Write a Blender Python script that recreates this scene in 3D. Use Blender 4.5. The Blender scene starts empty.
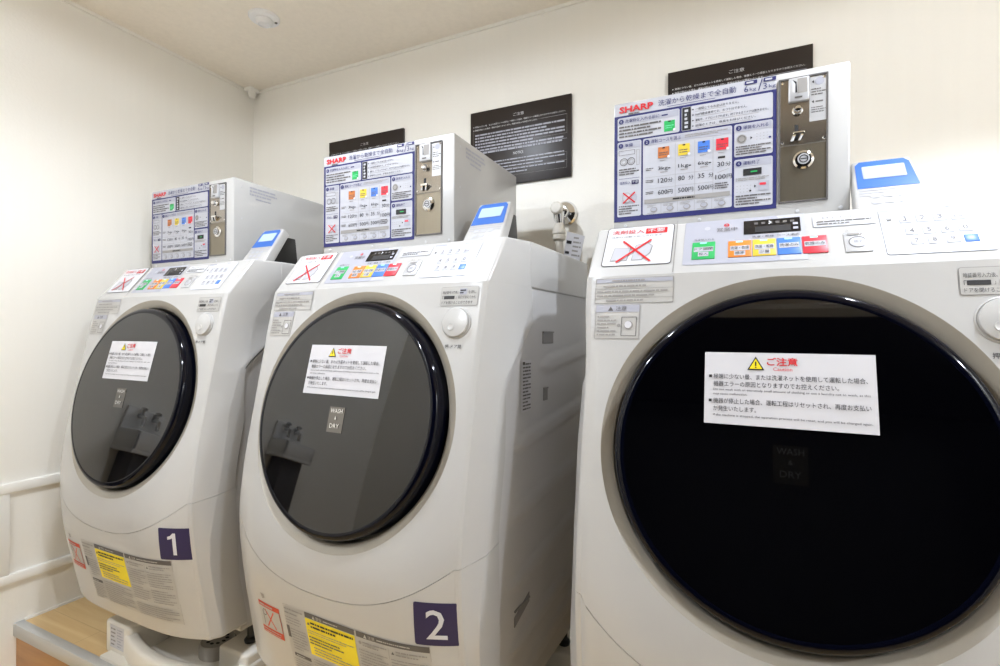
import bpy, bmesh, math, random
import numpy as np
from mathutils import Matrix, Vector

scene = bpy.context.scene
COL = scene.collection
S = 1.15            # metres per working unit
Z0 = 0.95           # height of the camera above the floor, in working units
random.seed(7)


def srgb(r, g, b, a=1.0):
    def f(c):
        c /= 255.0
        return c / 12.92 if c <= 0.04045 else ((c + 0.055) / 1.055) ** 2.4
    return (f(r), f(g), f(b), a)


# ------------------------------------------------------------------ camera
YAW, PIT, ROL, FPX = math.radians(25.2327), math.radians(0.0798), math.radians(0.2861), 504.87
cd = bpy.data.cameras.new('camera')
cam = bpy.data.objects.new('camera', cd)
COL.objects.link(cam)
cd.sensor_fit = 'HORIZONTAL'
cd.sensor_width = 36.0
cd.lens = 36.0 * FPX / 1000.0
cd.clip_start = 0.01
cy_, sy_ = math.cos(YAW), math.sin(YAW)
Fv = Vector((-sy_, cy_, 0)); Rv = Vector((cy_, sy_, 0)); Uv = Vector((0, 0, 1))
F2 = Fv * math.cos(PIT) + Uv * math.sin(PIT)
U2 = Uv * math.cos(PIT) - Fv * math.sin(PIT)
R3 = Rv * math.cos(ROL) + U2 * math.sin(ROL)
U3 = U2 * math.cos(ROL) - Rv * math.sin(ROL)
cam.matrix_world = Matrix(((R3.x, U3.x, -F2.x, 0), (R3.y, U3.y, -F2.y, 0), (R3.z, U3.z, -F2.z, Z0 * S), (0, 0, 0, 1)))
scene.camera = cam

# ------------------------------------------------------------------ world, exposure, lamps
w = bpy.data.worlds.new('world')
scene.world = w
w.use_nodes = True
w.node_tree.nodes['Background'].inputs[0].default_value = (1.0, 0.95, 0.88, 1)
w.node_tree.nodes['Background'].inputs[1].default_value = 0.02
scene.view_settings.view_transform = 'Standard'
scene.view_settings.look = 'None'
scene.view_settings.gamma = 1.0
scene.view_settings.use_curve_mapping = False
scene.view_settings.exposure = 0.87
CEIL = 0.992
LAMPS = [(-0.82, 0.52, 0.74, 152, .45), (0.50, 0.70, 0.82, 112, .25), (-1.00, -0.50, 0.90, 178, .1), (1.38, -0.20, 1.12, 178, .1)]
LAMP_W = 40.0
for lx, ly, lp, lsz, lbl in LAMPS:
    ld = bpy.data.lights.new('downlight_lamp', 'SPOT')
    ld.energy = LAMP_W * lp
    ld.color = (0.88, 0.965, 1.09)
    ld.spot_size = math.radians(lsz)
    ld.spot_blend = lbl
    ld.shadow_soft_size = 0.035
    lo = bpy.data.objects.new('downlight_lamp', ld)
    lo.location = (lx * S, ly * S, (CEIL - 0.012 + Z0) * S)
    COL.objects.link(lo)


# ------------------------------------------------------------------ materials
def mat(name, col, rough=0.5, metal=0.0, spec=0.5, coat=0.0, emit=None, estr=0.0, noise=None, bump=0.0, bscale=60.0):
    m = bpy.data.materials.new(name)
    m.use_nodes = True
    nt = m.node_tree
    b = nt.nodes['Principled BSDF']
    b.inputs['Base Color'].default_value = col
    b.inputs['Roughness'].default_value = rough
    b.inputs['Metallic'].default_value = metal
    b.inputs['Specular IOR Level'].default_value = spec
    b.inputs['Coat Weight'].default_value = coat
    b.inputs['Coat Roughness'].default_value = 0.04
    if emit:
        b.inputs['Emission Color'].default_value = emit
        b.inputs['Emission Strength'].default_value = estr
    tc = nt.nodes.new('ShaderNodeTexCoord')
    if noise:
        amount, scale, stretch = noise
        mp = nt.nodes.new('ShaderNodeMapping'); mp.inputs['Scale'].default_value = stretch
        nz = nt.nodes.new('ShaderNodeTexNoise'); nz.inputs['Scale'].default_value = scale; nz.inputs['Detail'].default_value = 6
        mx = nt.nodes.new('ShaderNodeMix'); mx.data_type = 'RGBA'
        mx.inputs['A'].default_value = tuple(c * (1 - amount) for c in col[:3]) + (1,)
        mx.inputs['B'].default_value = tuple(min(1, c * (1 + amount)) for c in col[:3]) + (1,)
        nt.links.new(tc.outputs['Object'], mp.inputs['Vector'])
        nt.links.new(mp.outputs['Vector'], nz.inputs['Vector'])
        nt.links.new(nz.outputs['Fac'], mx.inputs['Factor'])
        nt.links.new(mx.outputs['Result'], b.inputs['Base Color'])
    if bump:
        nb = nt.nodes.new('ShaderNodeTexNoise'); nb.inputs['Scale'].default_value = bscale; nb.inputs['Detail'].default_value = 5
        bp = nt.nodes.new('ShaderNodeBump'); bp.inputs['Strength'].default_value = bump; bp.inputs['Distance'].default_value = 0.004
        nt.links.new(tc.outputs['Object'], nb.inputs['Vector'])
        nt.links.new(nb.outputs['Fac'], bp.inputs['Height'])
        nt.links.new(bp.outputs['Normal'], b.inputs['Normal'])
    return m


def wood_mat(name, ca, cb, plank=0.09):
    m = bpy.data.materials.new(name); m.use_nodes = True
    nt = m.node_tree; b = nt.nodes['Principled BSDF']; b.inputs['Roughness'].default_value = 0.35
    tc = nt.nodes.new('ShaderNodeTexCoord')
    mp = nt.nodes.new('ShaderNodeMapping'); mp.inputs['Scale'].default_value = (1.2, 14, 14)
    nz = nt.nodes.new('ShaderNodeTexNoise'); nz.inputs['Scale'].default_value = 2.2; nz.inputs['Detail'].default_value = 8; nz.inputs['Distortion'].default_value = 0.6
    br = nt.nodes.new('ShaderNodeTexBrick')
    br.inputs['Scale'].default_value = 1.0
    br.inputs['Brick Width'].default_value = 0.9; br.inputs['Row Height'].default_value = plank
    br.inputs['Mortar Size'].default_value = 0.0012; br.inputs['Mortar Smooth'].default_value = 0.3
    br.inputs['Color1'].default_value = (0.92, 0.92, 0.92, 1); br.inputs['Color2'].default_value = (1, 1, 1, 1); br.inputs['Mortar'].default_value = (0.78, 0.74, 0.7, 1)
    rp = nt.nodes.new('ShaderNodeValToRGB'); rp.color_ramp.elements[0].position = 0.3; rp.color_ramp.elements[1].position = 0.72
    rp.color_ramp.elements[0].color = cb; rp.color_ramp.elements[1].color = ca
    mx = nt.nodes.new('ShaderNodeMix'); mx.data_type = 'RGBA'; mx.blend_type = 'MULTIPLY'; mx.inputs['Factor'].default_value = 1.0
    nt.links.new(tc.outputs['Object'], mp.inputs['Vector']); nt.links.new(mp.outputs['Vector'], nz.inputs['Vector'])
    nt.links.new(tc.outputs['Object'], br.inputs['Vector'])
    nt.links.new(nz.outputs['Fac'], rp.inputs['Fac'])
    nt.links.new(rp.outputs['Color'], mx.inputs['A']); nt.links.new(br.outputs['Color'], mx.inputs['B'])
    nt.links.new(mx.outputs['Result'], b.inputs['Base Color'])
    return m


M = {}
M['wall'] = mat('wallpaper_cream', srgb(245, 241, 232), 0.75, noise=(0.014, 3.0, (18, 18, 0.6)), bump=0.12, bscale=120)
M['ceiling'] = mat('ceiling_paper_beige', srgb(247, 238, 224), 0.85, noise=(0.06, 60.0, (1, 1, 1)), bump=0.25, bscale=160)
M['trim'] = mat('white_trim', srgb(243, 240, 233), 0.45)
M['wood'] = wood_mat('oak_floor', srgb(240, 212, 160), srgb(222, 186, 130))
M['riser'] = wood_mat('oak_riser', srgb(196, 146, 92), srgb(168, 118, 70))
M['nosing'] = mat('grey_nosing', srgb(205, 205, 203), 0.35, metal=0.2)
M['white'] = mat('white_plastic', srgb(189, 187, 184), 0.28, coat=0.25)
M['panelwhite'] = mat('panel_white', srgb(240, 239, 239), 0.3, coat=0.2)
M['steel'] = mat('painted_steel', srgb(200, 198, 197), 0.38)
M['ring'] = mat('champagne_ring', srgb(166, 158, 144), 0.42, metal=0.1)
M['glass'] = mat('smoked_door_glass', (0.0008, 0.0008, 0.0014, 1), 0.03, spec=0.72)
M['rim'] = mat('navy_door_rim', (0.0014, 0.0018, 0.0055, 1), 0.07, spec=0.22)
M['void'] = mat('dark_recess', (0.012, 0.012, 0.012, 1), 0.7)
M['paper'] = mat('white_label', srgb(208, 206, 209), 0.5)
M['clear'] = mat('grey_label', srgb(182, 179, 174), 0.45)
M['grey'] = mat('print_grey', srgb(150, 146, 142), 0.5)
M['lgrey'] = mat('print_light_grey', srgb(168, 168, 178), 0.45)
M['dgrey'] = mat('print_dark_grey', srgb(92, 88, 86), 0.5)
M['ink'] = mat('print_black', srgb(30, 28, 30), 0.5)
M['red'] = mat('print_red', srgb(206, 32, 38), 0.45)
M['ored'] = mat('print_vermilion', srgb(212, 74, 44), 0.5)
M['yellow'] = mat('print_yellow', srgb(246, 222, 30), 0.5)
M['navy'] = mat('print_navy', srgb(34, 36, 96), 0.5)
M['plate'] = mat('number_plate_purple', srgb(34, 26, 76), 0.4)
M['green'] = mat('key_green', srgb(40, 168, 88), 0.4)
M['mint'] = mat('key_mint_edge', srgb(120, 226, 170), 0.4)
M['orange'] = mat('key_orange', srgb(222, 128, 44), 0.4)
M['amber'] = mat('key_amber', srgb(218, 190, 60), 0.4)
M['blue'] = mat('key_blue', srgb(72, 122, 206), 0.4)
M['brick'] = mat('key_brown', srgb(190, 112, 58), 0.4)
M['crim'] = mat('key_red', srgb(216, 52, 66), 0.4)
M['pwhite'] = mat('print_white', srgb(210, 210, 213), 0.4)
M['card'] = mat('print_card', srgb(184, 184, 190), 0.45)
M['cyan'] = mat('lamp_cyan', srgb(170, 236, 232), 0.4)
M['silver'] = mat('key_silver', srgb(196, 196, 198), 0.35, metal=0.3)
M['display'] = mat('black_display', (0.008, 0.008, 0.01, 1), 0.12)
M['lcd'] = mat('lcd', srgb(176, 206, 240), 0.25)
M['lcd2'] = mat('reader_blue', srgb(50, 102, 184), 0.3)
M['metal'] = mat('brushed_steel', srgb(138, 130, 115), 0.34, metal=0.85, noise=(0.06, 8.0, (60, 60, 1)))
M['pol'] = mat('polished_plate', srgb(164, 158, 150), 0.16, metal=0.9)
M['chrome'] = mat('chrome', srgb(225, 225, 225), 0.07, metal=1.0)
M['black'] = mat('black_plastic', srgb(34, 33, 32), 0.4)
M['board'] = mat('board_dark_brown', srgb(32, 23, 20), 0.36, spec=0.5)
M['pan'] = mat('pan_white', srgb(234, 228, 216), 0.4)
M['trap'] = mat('trap_grey', srgb(176, 170, 160), 0.4)
M['hose'] = mat('hose_ivory', srgb(222, 216, 204), 0.5)
M['sink'] = mat('sink_white', srgb(232, 230, 226), 0.25)
M['sinkdark'] = mat('sink_cabinet_grey', srgb(78, 74, 72), 0.5)
M['corridor'] = mat('dark_corridor', srgb(26, 24, 23), 0.8)
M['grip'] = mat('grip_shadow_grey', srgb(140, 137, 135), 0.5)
M['badge'] = mat('badge_dark_mirror', srgb(112, 109, 106), 0.16, metal=1.0)
M['lens'] = mat('lamp_lens', (1, 0.95, 0.88, 1), 0.4, emit=(1, 0.94, 0.85, 1), estr=12.0)


# ------------------------------------------------------------------ mesh builder
class MB:
    def __init__(s):
        s.v = []; s.f = []; s.m = []; s.sm = []

    def add(s, vs, fs, mi=0, smooth=True):
        o = len(s.v)
        s.v += [tuple(p) for p in vs]
        for f in fs:
            s.f.append(tuple(i + o for i in f)); s.m.append(mi); s.sm.append(smooth)

    def grid(s, rows, mi=0, closed=False, flip=False, smooth=True):
        n = len(rows[0]); vs = [p for r in rows for p in r]; fs = []
        for i in range(len(rows) - 1):
            for j in range(n if closed else n - 1):
                k = (j + 1) % n
                q = (i * n + j, i * n + k, (i + 1) * n + k, (i + 1) * n + j)
                fs.append(q[::-1] if flip else q)
        s.add(vs, fs, mi, smooth)

    def bm(s, bm_, mi=0, smooth=True, xf=None):
        bm_.verts.index_update()
        vs = [(xf @ v.co) if xf else v.co.copy() for v in bm_.verts]
        s.add(vs, [[v.index for v in f.verts] for f in bm_.faces], mi, smooth)
        bm_.free()

    def hexa(s, pts, bev=0.0, seg=2, mi=0):
        """pts: 8 corners, bottom four (counter-clockwise from above) then top four."""
        b = bmesh.new()
        v = [b.verts.new(p) for p in pts]
        for q in ((3, 2, 1, 0), (4, 5, 6, 7), (0, 1, 5, 4), (1, 2, 6, 5), (2, 3, 7, 6), (3, 0, 4, 7)):
            b.faces.new([v[i] for i in q])
        if bev > 0:
            bmesh.ops.bevel(b, geom=list(b.edges), offset=bev, segments=seg, profile=0.5, affect='EDGES')
        s.bm(b, mi)

    def box(s, x0, x1, y0, y1, z0, z1, bev=0.0, seg=2, mi=0):
        s.hexa([(x0, y0, z0), (x1, y0, z0), (x1, y1, z0), (x0, y1, z0), (x0, y0, z1), (x1, y0, z1), (x1, y1, z1), (x0, y1, z1)], bev, seg, mi)

    def lathe(s, c, axis, prof, n=48, mi=0, caps=True, arc=None):
        """prof: list of (radius, height along axis)"""
        a = Vector(axis).normalized(); c = Vector(c)
        u = Vector((1, 0, 0)) if abs(a.x) < 0.9 else Vector((0, 1, 0))
        u = (u - a * u.dot(a)).normalized(); w_ = a.cross(u)
        rows = []
        for r, h in prof:
            rows.append([c + a * h + (u * math.cos(2 * math.pi * k / n) + w_ * math.sin(2 * math.pi * k / n)) * max(r, 1e-5) for k in range(n)])
        s.grid(rows, mi, closed=True)
        if caps:
            for r, fl in ((rows[0], True), (rows[-1], False)):
                s.add(r, [tuple(range(n))[::-1] if fl else tuple(range(n))], mi, False)

    def tube(s, pts, r, n=14, mi=0, rr=None):
        pts = [Vector(p) for p in pts]; rows = []
        up = Vector((0.13, 0.31, 0.94))
        for i, p in enumerate(pts):
            t = (pts[min(i + 1, len(pts) - 1)] - pts[max(i - 1, 0)]).normalized()
            a = t.cross(up).normalized(); b = t.cross(a)
            q = rr[i] if rr else r
            rows.append([p + (a * math.cos(2 * math.pi * k / n) + b * math.sin(2 * math.pi * k / n)) * q for k in range(n)])
        s.grid(rows, mi, closed=True)
        s.add(rows[0], [tuple(range(n))], mi, False); s.add(rows[-1], [tuple(range(n))[::-1]], mi, False)

    def build(s, name, mats, parent=None, org=(0, 0, 0), angle=32, fix=True):
        me = bpy.data.meshes.new(name)
        o = org
        me.from_pydata([((p[0] - o[0]) * S, (p[1] - o[1]) * S, (p[2] - o[2]) * S) for p in s.v], [], s.f)
        for m_ in (mats if isinstance(mats, (list, tuple)) else [mats]):
            me.materials.append(m_)
        me.polygons.foreach_set('material_index', s.m)
        me.polygons.foreach_set('use_smooth', s.sm)
        if fix:
            b = bmesh.new(); b.from_mesh(me)
            bmesh.ops.remove_doubles(b, verts=list(b.verts), dist=1e-6)
            bmesh.ops.recalc_face_normals(b, faces=list(b.faces))
            b.to_mesh(me); b.free()
        me.set_sharp_from_angle(angle=math.radians(angle))
        me.update()
        ob = bpy.data.objects.new(name, me)
        COL.objects.link(ob)
        if parent:
            ob.parent = parent
        else:
            ob.location = (o[0] * S, o[1] * S, (o[2] + Z0) * S)
        return ob


def empty(name, loc, rz=0.0):
    e = bpy.data.objects.new(name, None)
    e.empty_display_size = 0.1
    e.location = (loc[0] * S, loc[1] * S, (loc[2] + Z0) * S)
    e.rotation_euler = (0, 0, rz)
    COL.objects.link(e)
    return e


def tag(o, label, cat, group=None):
    o['label'] = label; o['category'] = cat
    if group: o['group'] = group
    return o


def struct(o):
    o['kind'] = 'structure'
    return o


def copy_tree(o, parent=None):
    c = o.copy(); COL.objects.link(c)
    if parent is not None:
        c.parent = parent
    for ch in list(o.children):
        copy_tree(ch, c)
    return c


# ------------------------------------------------------------------ printed matter
_TC = {}


def glyphs(body, bold=0.0):
    key = (body, bold)
    if key not in _TC:
        cu = bpy.data.curves.new('lettering', 'FONT')
        cu.body = body; cu.size = 1.0; cu.resolution_u = 2; cu.offset = bold; cu.fill_mode = 'FRONT'
        ob = bpy.data.objects.new('lettering', cu)
        me = ob.to_mesh()
        vs = [tuple(v.co) for v in me.vertices]; fs = [tuple(p.vertices) for p in me.polygons]
        ob.to_mesh_clear()
        bpy.data.objects.remove(ob); bpy.data.curves.remove(cu)
        _TC[key] = (vs, fs)
    return _TC[key]


class Sheet:
    """Printed sheet laid out in (u, v); fmap(u, v, h) puts it on its surface."""
    def __init__(s, fmap, step=None):
        s.fm = fmap; s.b = MB(); s.mats = []; s.step = step; s.lh = 0.0004

    def mi(s, name):
        if name not in s.mats: s.mats.append(name)
        return s.mats.index(name)

    def rect(s, u0, v0, u1, v1, m, layer=1):
        if u1 < u0: u0, u1 = u1, u0
        if v1 < v0: v0, v1 = v1, v0
        nu = max(1, int(math.ceil((u1 - u0) / s.step))) if s.step else 1
        nv = max(1, int(math.ceil((v1 - v0) / s.step))) if s.step else 1
        h = layer * s.lh
        rows = [[s.fm(u0 + (u1 - u0) * i / nu, v0 + (v1 - v0) * j / nv, h) for i in range(nu + 1)] for j in range(nv + 1)]
        s.b.grid(rows, s.mi(m), smooth=True)

    def rrect(s, u0, v0, u1, v1, r, m, layer=1):
        pts = []
        for cx, cy, a0 in ((u1 - r, v0 + r, -90), (u1 - r, v1 - r, 0), (u0 + r, v1 - r, 90), (u0 + r, v0 + r, 180)):
            for k in range(4):
                a = math.radians(a0 + 30 * k)
                pts.append((cx + r * math.cos(a), cy + r * math.sin(a)))
        s.poly(pts, m, layer)

    def poly(s, pts, m, layer=1):
        h = layer * s.lh
        s.b.add([s.fm(u, v, h) for u, v in pts], [tuple(range(len(pts)))], s.mi(m), False)

    def line(s, u0, v0, u1, v1, wd, m, layer=2):
        d = math.hypot(u1 - u0, v1 - v0) or 1
        a, c = -(v1 - v0) / d * wd / 2, (u1 - u0) / d * wd / 2
        s.poly([(u0 + a, v0 + c), (u0 - a, v0 - c), (u1 - a, v1 - c), (u1 + a, v1 + c)], m, layer)

    def frame(s, u0, v0, u1, v1, wd, m, layer=2):
        s.line(u0, v0, u1, v0, wd, m, layer); s.line(u0, v1, u1, v1, wd, m, layer)
        s.line(u0, v0, u0, v1, wd, m, layer); s.line(u1, v0, u1, v1, wd, m, layer)

    def disc(s, u, v, r, m, layer=2, n=20, ru=None):
        s.poly([(u + (ru or r) * math.cos(2 * math.pi * k / n), v + r * math.sin(2 * math.pi * k / n)) for k in range(n)], m, layer)

    def ring(s, u, v, r, wd, m, layer=2, n=20):
        for k in range(n):
            a, b = 2 * math.pi * k / n, 2 * math.pi * (k + 1) / n
            s.line(u + r * math.cos(a), v + r * math.sin(a), u + r * math.cos(b), v + r * math.sin(b), wd, m, layer)

    def text(s, u, v, size, body, m, layer=3, width=None, bold=0.0, align='l'):
        """u, v: left end of the base line; size: height of a full character; width: fit the line to it."""
        vs, fs = glyphs(body, bold)
        if not vs: return
        x0 = min(p[0] for p in vs); x1 = max(p[0] for p in vs)
        y0 = min(p[1] for p in vs); y1 = max(p[1] for p in vs)
        ky = size / max(y1 - y0, 1e-6)
        kx = width / (x1 - x0) if width else ky
        wd = (x1 - x0) * kx
        if align == 'c': u -= wd / 2
        h = layer * s.lh
        s.b.add([s.fm(u + (p[0] - x0) * kx, v + (p[1] - y0) * ky, h) for p in vs], fs, s.mi(m), False)

    def bars(s, u0, v0, u1, v1, n, m, fill=0.5, layer=3, rag=True, seed=1):
        """n lines of print too small to read: short strokes from (u0, v1) down to (u1, v0)."""
        rnd = random.Random(seed * 131 + n)
        ph = (v1 - v0) / n
        for k in range(n):
            v = v1 - ph * (k + 0.5)
            end = u0 + (u1 - u0) * (rnd.uniform(0.6, 1.0) if rag and (k % 3 == n % 3 or k == n - 1) else 1.0)
            u = u0
            while u < end - ph * 0.3:
                l = min(ph * rnd.choice((0.5, 0.8, 1.6, 2.6)), end - u)
                s.poly([(u, v - ph * fill / 2), (u + l, v - ph * fill / 2), (u + l, v + ph * fill / 2), (u, v + ph * fill / 2)], m, layer)
                u += l + ph * 0.22

    def build(s, name, parent=None, org=(0, 0, 0), solid=None):
        return s.b.build(name, [M[k] for k in s.mats], parent, org, fix=False)


# ------------------------------------------------------------------ the room
XL, XR, YB, YF, FL = -1.8186, 1.55, 1.4534, -0.74, -0.95
PLAT = -0.815


def wallbox(name, x0, x1, y0, y1, z0, z1, m):
    b = MB(); b.box(x0, x1, y0, y1, z0, z1)
    return struct(b.build(name, M[m]))


T = 0.08
wallbox('wall_left', XL - T, XL, YF - T, YB + T, FL - T, CEIL + T, 'wall')
wallbox('wall_back', XL, XR, YB, YB + T, FL - T, CEIL + T, 'wall')
wallbox('wall_right', XR, XR + T, YF - T, YB + T, FL - T, CEIL + T, 'wall')
wallbox('ceiling', XL, XR, YF, YB, CEIL, CEIL + T, 'ceiling')
wallbox('floor', XL, XR, YF, YB, FL - T, FL, 'wood')
b = MB()                                    # wall behind the photographer with a wide opening to an unlit corridor
OX0, OX1, OZ = -1.0, 1.35, 0.965
b.box(XL, OX0, YF - T, YF, FL - T, CEIL + T)
b.box(OX1, XR, YF - T, YF, FL - T, CEIL + T)
b.box(OX0, OX1, YF - T, YF, OZ, CEIL + T)
struct(b.build('wall_front', M['wall']))
b = MB()
b.box(OX0 - 0.3, OX1 + 0.3, YF - 1.6, YF - 1.55, FL - T, CEIL)
b.box(OX0 - 0.35, OX0 - 0.3, YF - 1.6, YF - T, FL - T, CEIL)
b.box(OX1 + 0.3, OX1 + 0.35, YF - 1.6, YF - T, FL - T, CEIL)
b.box(OX0 - 0.35, OX1 + 0.35, YF - 1.6, YF - T, CEIL, CEIL + T)
b.box(OX0 - 0.35, OX1 + 0.35, YF - 1.6, YF - T, FL - T, FL)
struct(b.build('wall_corridor', M['corridor']))
# raised oak platform with riser and nosing
PY = 0.694
b = MB(); b.box(XL, XR, PY + 0.012, YB, PLAT - 0.03, PLAT)
struct(b.build('floor_platform', M['wood']))
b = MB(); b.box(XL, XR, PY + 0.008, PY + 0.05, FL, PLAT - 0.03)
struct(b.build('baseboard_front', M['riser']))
b = MB(); b.box(XL, XR, PY, PY + 0.024, PLAT - 0.032, PLAT + 0.004, bev=0.003)
struct(b.build('trim_1', M['nosing']))
# wainscot frame on the left wall
b = MB()
for z0, z1 in ((-0.446, -0.418), (-0.696, -0.670)):
    b.box(XL - 0.01, XL + 0.012, 0.45, 1.40, z0, z1, bev=0.004)
b.box(XL - 0.01, XL + 0.009, 0.45, 0.684, -0.69, -0.425, bev=0.003)
b.box(XL - 0.01, XL + 0.012, 1.36, 1.40, -0.69, -0.425, bev=0.003)
struct(b.build('trim_2', M['trim']))
b = MB()
b.box(XL, XR, YB - 0.006, YB + 0.02, CEIL - 0.010, CEIL + 0.002)
struct(b.build('trim_3', M['wall']))
b = MB()
b.box(XL - 0.02, XL + 0.006, YF, YB, CEIL - 0.010, CEIL + 0.002)
struct(b.build('trim_4', M['wall']))
b = MB(); b.box(XL - 0.01, XL + 0.006, PY + 0.025, YB, PLAT, PLAT + 0.006)
struct(b.build('trim_5', M['trim']))

# ------------------------------------------------------------------ washing machine: surfaces
MX, PITCH = 0.0525, 0.72
MO = (0.0, 1.0, PLAT)                       # machine origin in machine coordinates
CEN = Vector((0.004, 0.695, -0.147))          # centre of the door
TH = math.radians(12.95)
DN = Vector((0, -math.cos(TH), math.sin(TH)))
DT = Vector((0, math.sin(TH), math.cos(TH)))
XSH = .0045
PZ = np.array([.087, .05, 0, -.05, -.1, -.16, -.25, -.30, -.35, -.40, -.45, -.50, -.59, -.68])
PE = np.array([.756, .7475, .737, .728, .718, .707, .690, .684, .680, .683, .689, .696, .711, .726])
PC = np.array([.752, .744, .731, .719, .706, .691, .669, .657, .647, .641, .643, .650, .671, .696])
_zz = np.linspace(.087, -.68, 400)


def _sm(a):
    y = np.interp(-_zz, -PZ, a)
    k = np.ones(21) / 21
    yp = np.pad(y, 10, mode='reflect', reflect_type='odd')
    return np.convolve(yp, k, 'valid')


_ye, _yc = _sm(PE), _sm(PC)


def ye(z): return float(np.interp(-z, -_zz, _ye))
def yc(z): return float(np.interp(-z, -_zz, _yc))


def Yf(x, z):
    q = min(1.0, abs(x) / 0.262) ** 4.2
    return yc(z) + (ye(z) - yc(z)) * q


def zseam(x): return -0.444 + 0.098 * min(1.0, abs(x) / 0.266) ** 2.3


def ystrip(z): return float(np.interp(-z, [-.2, -.085, -.017, .0, .082, .169, .30, .337, .44, .505, .70], [.883, .885, .893, .875, .777, .751, .733, .727, .708, .712, .736]))
def yside(z): return float(np.interp(-z, [-.2, -.085, -.017, .0, .082, .15, .21, .30, .34, .387, .55, .65, .70], [.887, .889, .897, .879, .789, .787, .786, .770, .766, .769, .780, .802, .806]))
def xside(z): return float(np.interp(-z, [-.2, .30, .70], [.281, .281, .274]))


def tuck(p):
    """the left flank of the front cover is drawn in a little below the control panel"""
    a = min(1, max(0, (-.234 - p[0]) / .022)); c = min(1, max(0, (.07 - p[2]) / .13))
    return (p[0] + .0065 * a * a * (3 - 2 * a) * c * c * (3 - 2 * c), p[1], p[2])


WMROOT = empty('washing_machine', (MX, 1.0, PLAT))
RD = 0.230
DB, DS = .012, .004          # how far the glass stands out of its rim, and its bulge


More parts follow.
